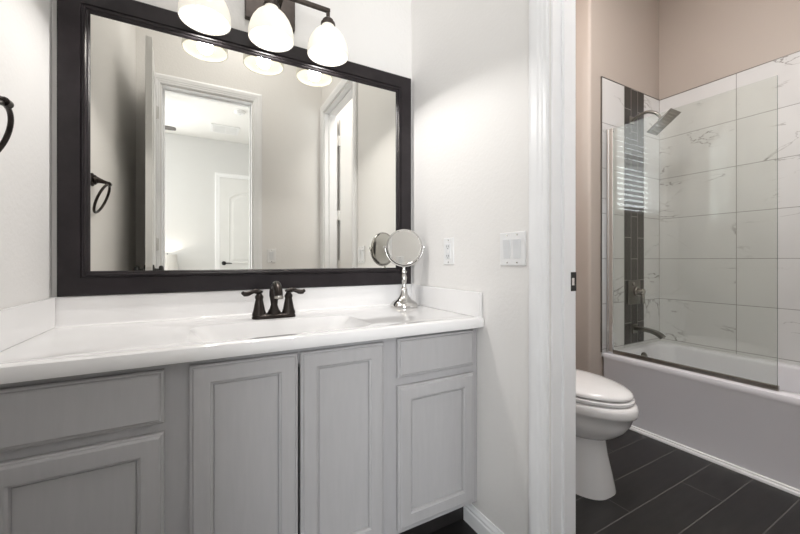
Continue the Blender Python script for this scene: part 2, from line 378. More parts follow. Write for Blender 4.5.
def casing(bm, a0, a1, top, prof, place):
    """U-shaped moulding round an opening; prof = (outward, proud) pairs"""
    R = []
    for wv, t in prof:
        R.append([place(a0 - wv, 0.0, t), place(a0 - wv, top + wv, t), place(a1 + wv, top + wv, t), place(a1 + wv, 0.0, t)])
    loft(bm, R, False, False, closed=False)
    for k in (0, 3):
        bm.faces.new([bm.verts.new(R[i][k]) for i in range(len(R))])
CP = [(0.006, 0.0), (0.006, 0.010), (0.010, 0.0125), (0.020, 0.0125), (0.024, 0.015), (0.034, 0.0155), (0.040, 0.018), (0.062, 0.019), (0.070, 0.0165), (0.076, 0.014), (0.077, 0.0)]
def doorframe(name, a0, a1, top, facing, f1, f2, stop):
    """jambs, stop and casings of a doorway; facing 'x' or 'y' is the wall's normal axis"""
    P = (lambda a, z, d: Vector((d, a, z))) if facing == 'x' else (lambda a, z, d: Vector((a, d, z)))
    bm = nb(); casing(bm, a0, a1, top, CP, lambda a, z, t: P(a, z, f1 - t if f1 < f2 else f1 + t))
    casing(bm, a0, a1, top, CP, lambda a, z, t: P(a, z, f2 + t if f1 < f2 else f2 - t))
    J = 0.006; lo, hi = min(f1, f2), max(f1, f2)
    def jb(a, b, z0, z1, d0, d1):
        p, q = P(a, z0, d0), P(b, z1, d1)
        add_box(bm, [min(p[i], q[i]) for i in range(3)], [max(p[i], q[i]) for i in range(3)], 0.0008, 1)
    jb(a0, a0 + J, 0, top, lo, hi); jb(a1 - J, a1, 0, top, lo, hi); jb(a0 + J, a1 - J, top - J, top, lo, hi)
    s0, s1 = stop; T = 0.017
    jb(a0 + J, a0 + T, 0, top - J, s0, s1); jb(a1 - T, a1 - J, 0, top - J, s0, s1); jb(a0 + T, a1 - T, top - T, top - J, s0, s1)
    return struct(name, bm, TRIM)
t1 = doorframe('trim_1', D0, D1, HEAD, 'x', XR, XR2, (0.998, 1.030))
bm = nb()                                        # strike plate let into the far jamb
add_box(bm, (1.040, D1 - 0.0075, 0.979), (XR2 + 0.001, D1 - 0.0058, 1.041)); obj('strike_plate', bm, DARKM, t1)
bm = nb(); add_box(bm, (1.048, D1 - 0.0082, 0.998), (1.060, D1 - 0.0074, 1.022)); lp = obj('strike_lip', bm, CHROME, t1)
doorframe('trim_2', E0, E1, HEAD, 'y', YF, YF2, (-0.155, -0.120))

# baseboards
BBP = [(0, 0), (0.013, 0), (0.013, 0.052), (0.010, 0.058), (0.010, 0.066), (0.006, 0.074), (0.004, 0.083), (0, 0.083)]
def baseboard(name, p0, p1, n, m=TRIM):
    p0, p1, n = Vector(p0), Vector(p1), Vector(n); bm = nb()
    loft(bm, [[p + n * d + Vector((0, 0, z)) for d, z in BBP] for p in (p0, p1)])
    return struct(name, bm, m)
baseboard('baseboard_right', (XR, D1 + 0.0775, 0), (XR, 1.172, 0), (-1, 0, 0))
baseboard('baseboard_left', (XL, YF + 0.02, 0), (XL, 1.172, 0), (1, 0, 0))
baseboard('baseboard_front', (E1 + 0.078, YF, 0), (XR - 0.014, YF, 0), (0, 1, 0))
baseboard('baseboard_toilet', (XR2 + 0.014, YB, 0), (2.269, YB, 0), (0, -1, 0))
baseboard('baseboard_bedroom', (BX0 + 0.001, BY0, 0), (0.10, BY0, 0), (0, 1, 0))
bm = nb()                                        # rounded white strip at the foot of the tub
loft(bm, [[Vector((XTUB - 0.001 - a, y, z)) for a, z in ((0, 0), (0.014, 0), (0.014, 0.010), (0.012, 0.014), (0.008, 0.016), (0.007, 0.024), (0, 0.027))] for y in (-0.04, YE - 0.001)])
struct('trim_3', bm, TRIM, smooth=50)

# window above the toilet
bm = nb()
for lo, hi in (((W0 + .001, YB + 0.055, WZ0 + .001), (W0 + 0.03, YB + 0.1, WZ1 - .001)), ((W1 - 0.03, YB + 0.055, WZ0 + .001), (W1 - .001, YB + 0.1, WZ1 - .001)),
               ((W0 + 0.03, YB + 0.055, WZ0 + .001), (W1 - 0.03, YB + 0.1, WZ0 + 0.03)), ((W0 + 0.03, YB + 0.055, WZ1 - 0.03), (W1 - 0.03, YB + 0.1, WZ1 - .001)),
               ((W0 + 0.03, YB + 0.06, 1.87), (W1 - 0.03, YB + 0.095, 1.90))):
    add_box(bm, lo, hi, 0.002, 1)
wi = struct('window_1', bm, PLASTIC)
obj('pane', bx((W0 + 0.03, YB + 0.075, WZ0 + 0.03), (W1 - 0.03, YB + 0.079, WZ1 - 0.03)), PANE, wi)
bm = nb()
for lo, hi in (((BX0 - 0.1, BWY0 + .001, BWZ0 + .001), (BX0 - 0.05, BWY0 + 0.04, BWZ1 - .001)), ((BX0 - 0.1, BWY1 - 0.04, BWZ0 + .001), (BX0 - 0.05, BWY1 - .001, BWZ1 - .001)),
               ((BX0 - 0.1, BWY0 + 0.04, BWZ0 + .001), (BX0 - 0.05, BWY1 - 0.04, BWZ0 + 0.04)), ((BX0 - 0.1, BWY0 + 0.04, BWZ1 - 0.04), (BX0 - 0.05, BWY1 - 0.04, BWZ1 - .001)),
               ((BX0 - 0.1, -1.77, BWZ0 + 0.04), (BX0 - 0.05, -1.73, BWZ1 - 0.04))):
    add_box(bm, lo, hi, 0.002, 1)
wi = struct('added_window_2', bm, PLASTIC)  # frame of the side window added to light the bedroom
obj('pane', bx((BX0 - 0.08, BWY0 + 0.04, BWZ0 + 0.04), (BX0 - 0.076, BWY1 - 0.04, BWZ1 - 0.04)), PANE, wi)

bm = nb()
for lo, hi in (((CWX0 + .001, BY0 - 0.1, CWZ0 + .001), (CWX0 + 0.04, BY0 - 0.05, CWZ1 - .001)), ((CWX1 - 0.04, BY0 - 0.1, CWZ0 + .001), (CWX1 - .001, BY0 - 0.05, CWZ1 - .001)),
               ((CWX0 + 0.04, BY0 - 0.1, CWZ0 + .001), (CWX1 - 0.04, BY0 - 0.05, CWZ0 + 0.04)), ((CWX0 + 0.04, BY0 - 0.1, CWZ1 - 0.04), (CWX1 - 0.04, BY0 - 0.05, CWZ1 - .001))):
    add_box(bm, lo, hi, 0.002, 1)
wi = struct('added_window_3', bm, PLASTIC)  # frame of the added rear window, never in view
obj('pane', bx((CWX0 + 0.04, BY0 - 0.08, CWZ0 + 0.04), (CWX1 - 0.04, BY0 - 0.076, CWZ1 - 0.04)), PANE, wi)

# ---------------------------------------------------------------- doors
def lever(parent, x, y, z, nrm, hand, name='handle', m=DARKM):
    """round rose and lever; nrm = outward direction, hand = lever direction"""
    n = Vector(nrm); h = Vector(hand); p = Vector((x, y, z)); bm = nb()
    add_lathe(bm, p, n, [(0.033, 0), (0.033, 0.006), (0.028, 0.011), (0.012, 0.014), (0.011, 0.045), (0.015, 0.047), (0.015, 0.062), (0.011, 0.066)], 20)
    q = p + n * 0.055
    add_tube(bm, curve_pts([q, q + h * 0.04 + Vector((0, 0, 0.002)), q + h * 0.08, q + h * 0.115 - Vector((0, 0, 0.006))], 12), [0.011] * 4 + [0.010] * 4 + [0.008] * 5, 10)
    return obj(name, bm, m, parent, smooth=40)
def hinge(parent, x, y, z):
    bm = nb(); add_lathe(bm, (x, y, z - 0.045), (0, 0, 1), [(0.004, -0.004), (0.0065, 0), (0.0065, 0.09), (0.004, 0.094)], 10)
    add_box(bm, (x - 0.014, y - 0.002, z - 0.045), (x + 0.014, y + 0.002, z + 0.045))
    return obj('hinge', bm, HINGE, parent, smooth=40)
# door_1: toilet-room door folded back along the door wall, hinged on the near jamb
bm = nb(); YD0, YD1 = -0.033, 0.002
loft(bm, [[Vector((x, y, z)) for x, y in ((1.116, YD0), (1.816, YD0), (1.816, YD1), (1.116, YD1))] for z in (0.012, 2.415)])
d1 = struct('door_1', bm, DOORM, bevel=0.002)
for (z0, z1) in ((0.22, 1.0), (1.18, 2.27)):
    bm = nb()
    R = [(0, 0.0005), (0.0, 0.004), (0.012, 0.006), (0.02, 0.001), (0.05, 0.001), (0.07, 0.005)]
    L = [[Vector((1.226 + i, YD1 + d, z0 + i)), Vector((1.706 - i, YD1 + d, z0 + i)), Vector((1.706 - i, YD1 + d, z1 - i)), Vector((1.226 + i, YD1 + d, z1 - i))] for i, d in R]
    loft(bm, L); obj('door_panel', bm, DOORM, d1)
for z in (0.3, 1.03, 1.50, 2.2): hinge(d1, 1.098, 0.012, z)
lever(d1, 1.75, YD1, 1.0, (0, 1, 0), (-1, 0, 0))
# door_2: bathroom door standing open beside the left wall
HX, HY = -0.345, -0.036                          # hinge line; the leaf stands a little past square
bm = nb(); XD0, XD1 = HX - 0.0175, HX + 0.0175; YE2 = HY + 0.665
loft(bm, [[Vector((x, y, z)) for x, y in ((XD0, HY), (XD1, HY), (XD1, YE2), (XD0, YE2))] for z in (0.012, 2.42)])
d2 = struct('door_2', bm, DOORM, bevel=0.002, org=(HX, HY, 0)); d2.rotation_euler.z = math.radians(-4.2)
for s, xf in ((1, XD1), (-1, XD0)):
    for (z0, z1) in ((0.22, 0.92), (1.1, 2.27)):
        bm = nb(); R = [(0, 0.0), (0.0, 0.003), (0.012, 0.005), (0.02, 0.001), (0.05, 0.001), (0.07, 0.004)]
        L = [[Vector((xf + s * d, y, z)) for y, z in ((HY + 0.12 + i, z0 + i), (YE2 - 0.12 - i, z0 + i), (YE2 - 0.12 - i, z1 - i), (HY + 0.12 + i, z1 - i))] for i, d in R]
        loft(bm, L); obj('door_panel', bm, DOORM, d2)
    bm = nb(); add_lathe(bm, (xf, YE2 - 0.065, 1.018), (s, 0, 0), [(0.034, 0), (0.034, 0.007), (0.012, 0.012), (0.011, 0.03), (0.024, 0.032), (0.029, 0.038), (0.029, 0.048), (0.022, 0.055), (0.004, 0.057)], 24); obj('door_knob', bm, DARKM, d2, smooth=40)
bm = nb(); add_box(bm, (HX - 0.012, YE2 - 0.0005, 0.985), (HX + 0.012, YE2 + 0.0015, 1.04)); obj('latch_plate', bm, HINGE, d2)
for z in (0.3, 1.2, 2.2): hinge(d2, XD1 + 0.004, HY + 0.004, z)
# door_3: arched-panel closet door on the far bedroom wall
bm = nb(); X0, X1, YW = 0.21, 0.97, BY0
add_box(bm, (X0, YW, 0.01), (X1, YW + 0.02, 2.44), 0.002, 1)
d3 = struct('door_3', bm, DOORM)
bm = nb()
def arch(i, d):
    x0, x1, z0, z1 = X0 + 0.125 + i, X1 - 0.125 - i, 1.02 + i, 2.12 - i * 0.9; pts = [Vector((x0, YW + 0.02 + d, z0)), Vector((x1, YW + 0.02 + d, z0))]
    for k in range(13):
        t = k / 12; pts.append(Vector((x1 + (x0 - x1) * t, YW + 0.02 + d, z1 + 0.11 * math.sin(PI * t))))
    return pts
loft(bm, [arch(0, 0.0005), arch(0, 0.008), arch(0.014, 0.011), arch(0.028, 0.002), arch(0.05, 0.002), arch(0.075, 0.009)])
obj('arched_panel', bm, DOORM, d3)
bm = nb(); R = [(0, 0.0005), (0, 0.008), (0.014, 0.011), (0.028, 0.002), (0.05, 0.002), (0.075, 0.009)]
loft(bm, [[Vector((x, YW + 0.02 + d, z)) for x, z in ((X0 + .125 + i, 0.22 + i), (X1 - .125 - i, 0.22 + i), (X1 - .125 - i, 0.93 - i), (X0 + .125 + i, 0.93 - i))] for i, d in R])
obj('lower_panel', bm, DOORM, d3)
bm = nb(); add_lathe(bm, (0.268, YW + 0.02, 1.03), (0, 1, 0), [(0.033, 0), (0.033, 0.006), (0.012, 0.012), (0.011, 0.035), (0.026, 0.042), (0.030, 0.055), (0.024, 0.068), (0.008, 0.074)], 20)
add_tube(bm, [(0.268, YW + 0.075, 1.03), (0.33, YW + 0.075, 1.03), (0.385, YW + 0.075, 1.028)], [0.011, 0.009, 0.008], 8)
obj('door_knob', bm, DARKM, d3, smooth=40)
bm = nb(); casing(bm, X0 - 0.003, X1 + 0.003, 2.445, [(0.0, 0.0), (0.0, 0.012), (0.03, 0.013), (0.05, 0.018), (0.07, 0.015), (0.07, 0.0)], lambda a, z, t: Vector((a, YW + t, z)))
struct('trim_6', bm, TRIM)

# ---------------------------------------------------------------- vanity cabinet
v = thing('vanity_cabinet', 'long grey painted bathroom vanity cabinet with recessed-panel doors under the white countertop', 'cabinet', (0.255, 1.36, 0))
ZB, ZTOP = 0.117, 0.815
bm = nb()
cx0, cx1, cy0, cy1, tk = XL + 0.003, XR - 0.003, 1.1207, YB - 0.003, 0.012
add_box(bm, (cx0, cy0, ZB), (cx1, cy1, ZB + tk)); add_box(bm, (cx0, cy0, ZB + tk), (cx0 + tk, cy1, ZTOP)); add_box(bm, (cx1 - tk, cy0, ZB + tk), (cx1, cy1, ZTOP)); add_box(bm, (cx0 + tk, cy1 - tk, ZB + tk), (cx1 - tk, cy1, ZTOP))
obj('carcass', bm, GREYD, v)
bm = nb()
for lo, hi in (((XL + 0.003, 1.10, ZB), (-0.38, 1.1205, ZTOP)), ((-0.13, 1.10, ZB), (0.01, 1.1205, ZTOP)), ((0.49, 1.10, ZB), (0.62, 1.1205, ZTOP)), ((0.90, 1.10, ZB), (XR - 0.003, 1.1205, ZTOP))):
    add_box(bm, lo, hi)
for x0, x1 in ((-0.38, -0.13), (0.01, 0.49), (0.62, 0.90)):
    add_box(bm, (x0, 1.1002, ZB), (x1, 1.1205, ZB + 0.06)); add_box(bm, (x0, 1.1002, ZTOP - 0.05), (x1, 1.1205, ZTOP))
for x0, x1 in ((-0.38, -0.13), (0.62, 0.90)): add_box(bm, (x0, 1.1002, 0.62), (x1, 1.1205, 0.69))
obj('face_frame', bm, GREYD, v)
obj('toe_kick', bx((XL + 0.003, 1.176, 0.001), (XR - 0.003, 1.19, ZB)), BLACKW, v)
DR = [(0.0, 0.0195), (0.0, 0.007), (0.0025, 0.005), (0.006, 0.005), (0.008, 0.002), (0.011, 0.0), (0.048, 0.0), (0.0505, 0.003), (0.0545, 0.0042), (0.056, 0.010), (0.0568, 0.0125), (0.0588, 0.0125), (0.0596, 0.010)]
def cab_door(x0, x1, z0, z1):
    bm = nb(); panel_rings(bm, x0, x1, z0, z1, 1.08, DR); return obj('door', bm, GREY, v)
def drawer(x0, x1, z0, z1):
    bm = nb(); panel_rings(bm, x0, x1, z0, z1, 1.08, [(0.0, 0.0195), (0.0, 0.009), (0.003, 0.0065), (0.007, 0.0065), (0.009, 0.002), (0.013, 0.0)])
    return obj('drawer', bm, GREY, v)
LX0, LX1, RX0, RX1 = -0.430, -0.0925, 0.5865, 0.926
cab_door(LX0, LX1, 0.137, 0.640); drawer(LX0, LX1, 0.664, 0.800)
cab_door(-0.037, 0.2447, 0.137, 0.801); cab_door(0.2523, 0.533, 0.137, 0.801)
cab_door(RX0, RX1, 0.137, 0.640); drawer(RX0, RX1, 0.669, 0.806)

# ---------------------------------------------------------------- countertop with moulded basin
CT = thing('vanity_countertop', 'glossy white cultured marble countertop with moulded sink on the grey vanity', 'countertop', (0.255, 1.34, 0.8155))
x0, x1, y0, y1 = XL + 0.002, XR - 0.002, 1.058, YB - 0.002
bm = nb(); CZ = 0.855
bxl, bxr, by0, by1 = -0.045, 0.515, 1.115, 1.405
prof = [(0.012, 0.8155), (0.003, 0.8185), (0.0, 0.825), (0.0, 0.843), (0.003, 0.853), (0.010, 0.8575), (0.020, 0.858), (0.028, 0.8565), (0.034, CZ)]
rings = []
for ins, z in prof:
    rings.append(rrect(x0, x1, y0 + ins, y1, 0.004, z, 6))
rings.append(rrect(bxl - 0.006, bxr + 0.006, by0 - 0.006, by1 + 0.006, 0.06, CZ, 6))
rings.append(rrect(bxl, bxr, by0, by1, 0.06, CZ - 0.002, 6))
loft(bm, rings, False, False)
obj('slab', bm, MARBLE, CT, smooth=35)
bm = nb(); rings = []
for k, (ix, iyb, iyf, z, r_) in enumerate([(0, 0, 0, CZ - 0.002, 0.06), (0.008, 0.003, 0.004, CZ - 0.010, 0.058), (0.03, 0.010, 0.012, CZ - 0.035, 0.056), (0.055, 0.02, 0.02, CZ - 0.075, 0.055), (0.085, 0.035, 0.03, CZ - 0.108, 0.055), (0.12, 0.06, 0.05, CZ - 0.124, 0.05), (0.18, 0.10, 0.085, CZ - 0.130, 0.04), (0.255, 0.125, 0.115, CZ - 0.133, 0.022)]):
    rings.append(rrect(bxl + ix, bxr - ix, by0 + iyf, by1 - iyb, r_, z, 6))
loft(bm, rings, False, True)
bs = obj('basin', bm, MARBLE, CT, smooth=50)
bm = nb(); add_lathe(bm, (0.235, 1.255, CZ - 0.1325), (0, 0, 1), [(0.026, 0), (0.026, 0.002), (0.022, 0.0035), (0.014, 0.002), (0.005, 0.0025)], 20)
obj('drain', bm, BRONZE, bs, smooth=40)
SH = 0.102
bm = nb()
SPP = [(YB - 0.002, CZ + 0.0002), (YB - 0.030, CZ + 0.0002), (YB - 0.0265, CZ + 0.0008), (YB - 0.0235, CZ + 0.003), (YB - 0.022, CZ + 0.007), (YB - 0.022, CZ + SH - 0.004), (YB - 0.0205, CZ + SH - 0.001), (YB - 0.018, CZ + SH), (YB - 0.002, CZ + SH)]
loft(bm, [[Vector((x, y, z)) for y, z in SPP] for x in (x0, x1)])
obj('backsplash', bm, MARBLE, CT, smooth=50)
obj('side_splash', bx((x0, 1.075, CZ + 0.0002), (x0 + 0.015, YB - 0.0305, CZ + SH), 0.003), MARBLE, CT)
obj('side_splash', bx((x1 - 0.018, 1.068, CZ + 0.0002), (x1, YB - 0.0305, CZ + SH - 0.002), 0.003), MARBLE, CT)

# ---------------------------------------------------------------- faucet
FX, FY = 0.237, 1.462
F = thing('sink_faucet', 'dark oil-rubbed bronze two-handle faucet standing behind the sink basin', 'faucet', (FX, FY, CZ))
bm = nb()
loft(bm, [rrect(FX - 0.082 + i, FX + 0.082 - i, FY - 0.030 + i, FY + 0.030 - i, 0.028 - i * 0.5, z, 6) for i, z in ((0, CZ + 0.0003), (0, CZ + 0.008), (0.004, CZ + 0.014), (0.012, CZ + 0.018))])
obj('base_plate', bm, BRONZE, F, smooth=40)
bm = nb()
add_lathe(bm, (FX, FY, CZ + 0.016), (0, 0, 1), [(0.026, 0), (0.025, 0.006), (0.017, 0.02), (0.013, 0.034), (0.0145, 0.05), (0.0185, 0.07), (0.018, 0.088), (0.015, 0.10), (0.014, 0.108)], 24)
add_tube(bm, curve_pts([(FX, FY + 0.002, CZ + 0.10), (FX, FY - 0.006, CZ + 0.117), (FX, FY - 0.034, CZ + 0.131), (FX, FY - 0.068, CZ + 0.127), (FX, FY - 0.093, CZ + 0.107), (FX, FY - 0.099, CZ + 0.090)], 20), [0.013] * 5 + [0.014] * 5 + [0.0155] * 5 + [0.015] * 6, 16)
sp = obj('spout', bm, BRONZE, F, smooth=45)
bm = nb(); add_lathe(bm, (FX, FY - 0.099, CZ + 0.092), (0, -0.25, -1), [(0.0165, 0), (0.0165, 0.008), (0.012, 0.010)], 16); obj('aerator', bm, NICKEL, sp, smooth=40)
bm = nb(); add_tube(bm, [(FX, FY + 0.026, CZ + 0.01), (FX, FY + 0.026, CZ + 0.095)], 0.0025, 8); add_lathe(bm, (FX, FY + 0.026, CZ + 0.094), (0, 0, 1), [(0.003, 0), (0.006, 0.004), (0.006, 0.009), (0.002, 0.013)], 12)
obj('lift_rod', bm, BRONZE, F, smooth=40)
for s in (-1, 1):
    hx = FX + s * 0.055
    bm = nb(); add_lathe(bm, (hx, FY, CZ + 0.014), (0, 0, 1), [(0.027, 0), (0.0255, 0.006), (0.021, 0.02), (0.0165, 0.045), (0.0135, 0.06), (0.0155, 0.066), (0.0155, 0.072), (0.011, 0.078), (0.008, 0.086), (0.008, 0.094)], 22)
    h = obj('handle', bm, BRONZE, F, smooth=40)
    bm = nb(); zt = CZ + 0.103
    add_lathe(bm, (hx, FY, zt - 0.006), (0, 0, 1), [(0.009, 0), (0.014, 0.004), (0.014, 0.009), (0.006, 0.014)], 16)
    add_tube(bm, curve_pts([(hx, FY, zt), (hx + s * 0.018, FY - 0.003, zt + 0.003), (hx + s * 0.038, FY - 0.008, zt - 0.004), (hx + s * 0.053, FY - 0.011, zt - 0.005), (hx + s * 0.062, FY - 0.013, zt + 0.003)], 16), [0.010] * 4 + [0.008] * 4 + [0.0095] * 5 + [0.007] * 3 + [0.003], 10)
    obj('lever', bm, BRONZE, h, smooth=45)

# ---------------------------------------------------------------- wall mirror
WM = thing('wall_mirror', 'large rectangular wall mirror in a dark espresso wood frame above the sink', 'mirror', (0.25, YB, 0.957))
bm = nb(); PX0, PX1, PZ0, PZ1 = -0.436, 0.939, 0.9575, 2.024; YFm = 1.592
L = []
for ins, y in ((0.0, YB - 0.001), (0.0, YFm + 0.003), (0.003, YFm), (0.060, YFm), (0.062, YFm + 0.004), (0.066, YFm + 0.004), (0.068, YFm - 0.001), (0.073, YFm - 0.001), (0.076, YFm + 0.005), (0.080, YFm + 0.006), (0.0845, YFm + 0.012), (0.0845, YB - 0.001)):
    L.append([Vector((PX0 + ins, y, PZ0 + ins)), Vector((PX1 - ins, y, PZ0 + ins)), Vector((PX1 - ins, y, PZ1 - ins)), Vector((PX0 + ins, y, PZ1 - ins))])
loft(bm, L, False, False)
obj('frame', bm, ESPR, WM)
obj('mirror_glass', bx((PX0 + 0.083, 1.606, PZ0 + 0.083), (PX1 - 0.083, 1.612, PZ1 - 0.083)), MIRROR, WM)

# ---------------------------------------------------------------- vanity light
VL = thing('vanity_light', 'bronze three-globe vanity light with white glass shades above the wall mirror', 'light', (0.245, YB, 2.155))
obj('back_plate', bx((0.144, YB - 0.026, 2.088), (0.347, YB - 0.0005, 2.235), 0.004), BRONZEL, VL)
LY = 1.497; BZ = 2.158
bm = nb(); add_box(bm, (0.232 - 0.009, LY - 0.009, BZ - 0.008), (0.232 + 0.009, YB - 0.026, BZ + 0.010), 0.002)
add_box(bm, (0.27 - 0.009, LY - 0.009, BZ - 0.02), (0.27 + 0.009, YB - 0.026, BZ + 0.022), 0.002)
obj('support_arm', bm, BRONZEL, VL)
LXS = (0.0, 0.2325, 0.465)
bm = nb(); add_box(bm, (LXS[0] - 0.008, LY - 0.008, BZ - 0.008), (LXS[2] + 0.008, LY + 0.008, BZ + 0.008), 0.002); obj('cross_bar', bm, BRONZEL, VL)
for lx in LXS:
    bm = nb(); add_box(bm, (lx - 0.007, LY - 0.007, BZ - 0.034), (lx + 0.007, LY + 0.007, BZ - 0.006), 0.0015, 1)
    add_lathe(bm, (lx, LY, BZ - 0.066), (0, 0, 1), [(0.029, 0), (0.031, 0.004), (0.030, 0.012), (0.023, 0.016), (0.023, 0.024), (0.017, 0.030), (0.010, 0.034)], 24)
    so = obj('socket', bm, BRONZEL, VL, smooth=40)
    bm = nb(); z0 = 1.963
    outer = [(0.086, 0.0), (0.0865, 0.012), (0.085, 0.03), (0.080, 0.052), (0.071, 0.074), (0.058, 0.094), (0.044, 0.108), (0.032, 0.117), (0.027, 0.124), (0.026, 0.130)]
    inner = [(r_ - 0.004, h_) for r_, h_ in reversed(outer)]; inner[-1] = (0.082, 0.0015)
    prof = outer + inner
    add_lathe(bm, (lx, LY, z0), (0, 0, 1), prof + [prof[0]], 36, False, False)
    sh = obj('lamp_shade', bm, SHADE, VL, smooth=60)
    bm = nb(); add_lathe(bm, (lx, LY, z0 + 0.128), (0, 0, -1), [(0.013, -0.004), (0.014, 0.014), (0.018, 0.028), (0.026, 0.045), (0.030, 0.062), (0.028, 0.077), (0.019, 0.089), (0.004, 0.094)], 20)
    obj('bulb', bm, BULB, so, smooth=60)
    l = bpy.data.lights.new('vanity_bulb_light', 'SPOT'); l.energy = VANITY_W; l.shadow_soft_size = 0.03; l.spot_size = math.radians(158); l.spot_blend = 0.12; l.color = (1.0, 0.975, 0.95)
    lo_ = bpy.data.objects.new('vanity_bulb_light', l); COL.objects.link(lo_); lo_.location = (lx, LY, z0 + 0.020)

# ---------------------------------------------------------------- makeup mirror
MX, MY = 0.843, 1.499
MM = thing('makeup_mirror', 'round chrome pedestal makeup mirror on the right end of the countertop', 'mirror', (MX, MY, CZ))
bm = nb(); add_lathe(bm, (MX, MY, CZ + 0.0003), (0, 0, 1), [(0.067, 0), (0.069, 0.004), (0.068, 0.010), (0.063, 0.017), (0.055, 0.025), (0.049, 0.029), (0.036, 0.036), (0.026, 0.048), (0.018, 0.062), (0.015, 0.078), (0.0145, 0.082)], 36)
obj('base', bm, CHROMED, MM, smooth=40)
bm = nb(); add_lathe(bm, (MX, MY, CZ + 0.08), (0, 0, 1), [(0.016, 0), (0.017, 0.004), (0.012, 0.009), (0.0095, 0.02), (0.0125, 0.045), (0.015, 0.062), (0.011, 0.074), (0.008, 0.08), (0.014, 0.085), (0.014, 0.091), (0.008, 0.096), (0.006, 0.112)], 24)
obj('stem', bm, CHROMED, MM, smooth=40)
cc = Vector((MX - 0.004, MY - 0.01, 1.143)); RR = 0.086
fd = Vector((-math.sin(math.radians(20)), -math.cos(math.radians(20)), 0.02)).normalized()   # where the glass faces
side = fd.cross(Vector((0, 0, 1))).normalized(); up = side.cross(fd).normalized()
bm = nb(); pts = []
for i in range(25):
    a = PI + i * PI / 24; pts.append(cc + side * (math.cos(a) * (RR + 0.006)) + up * (math.sin(a) * (RR + 0.006)))
add_tube(bm, pts, 0.0042, 10)
obj('yoke', bm, CHROMED, MM, smooth=40)
for s in (-1, 1):
    bm = nb(); add_lathe(bm, cc + side * (s * (RR - 0.002)), side * s, [(0.004, 0), (0.004, 0.006), (0.007, 0.007), (0.008, 0.012), (0.005, 0.016), (0.002, 0.017)], 14)
    obj('pivot_knob', bm, CHROMED, MM, smooth=40)
bm = nb(); pr = [(RR - 0.007, 0.0065), (RR - 0.004, 0.0085), (RR, 0.007), (RR + 0.002, 0.0), (RR, -0.007), (RR - 0.004, -0.0085), (RR - 0.007, -0.0065)]
add_lathe(bm, cc, fd, pr + [pr[0]], 48, False, False)
obj('rim', bm, CHROMED, MM, smooth=50)
for s in (1, -1):
    bm = nb(); add_lathe(bm, cc, fd * s, [(RR - 0.006, 0.002), (RR - 0.006, 0.0062)], 48); obj('mirror_disc', bm, MIRROR2, MM)

# ---------------------------------------------------------------- towel ring
TX, TY, TZ = XL, 1.12, 1.447
TR = thing('towel_ring', 'dark bronze towel ring mounted on the left wall beside the wall mirror', 'towel ring', (TX, TY, TZ))
bm = nb(); add_lathe(bm, (TX + 0.0003, TY, TZ), (1, 0, 0), [(0.030, 0), (0.031, 0.004), (0.028, 0.008), (0.022, 0.010), (0.023, 0.014), (0.018, 0.020)], 28)
obj('wall_flange', bm, BRONZE, TR, smooth=40)
bm = nb(); add_tube(bm, [(TX + 0.018, TY, TZ), (TX + 0.03, TY, TZ - 0.002), (TX + 0.05, TY, TZ - 0.008), (TX + 0.062, TY, TZ - 0.014)], [0.017, 0.012, 0.008, 0.010], 14)
add_lathe(bm, (TX + 0.064, TY - 0.014, TZ - 0.015), (0, 1, 0), [(0.006, 0), (0.010, 0.004), (0.010, 0.024), (0.006, 0.028)], 14)
obj('post', bm, BRONZE, TR, smooth=40)
bm = nb(); cR = Vector((TX + 0.038, TY, TZ - 0.084)); upv = (Vector((TX + 0.064, TY, TZ - 0.015)) - cR).normalized(); rr_ = 0.069
add_tube(bm, [cR + upv * (rr_ * math.cos(2 * PI * i / 48)) + Vector((0, 1, 0)) * (rr_ * math.sin(2 * PI * i / 48)) for i in range(48)], 0.0055, 10, closed=True)
obj('ring', bm, BRONZE, TR, smooth=60)

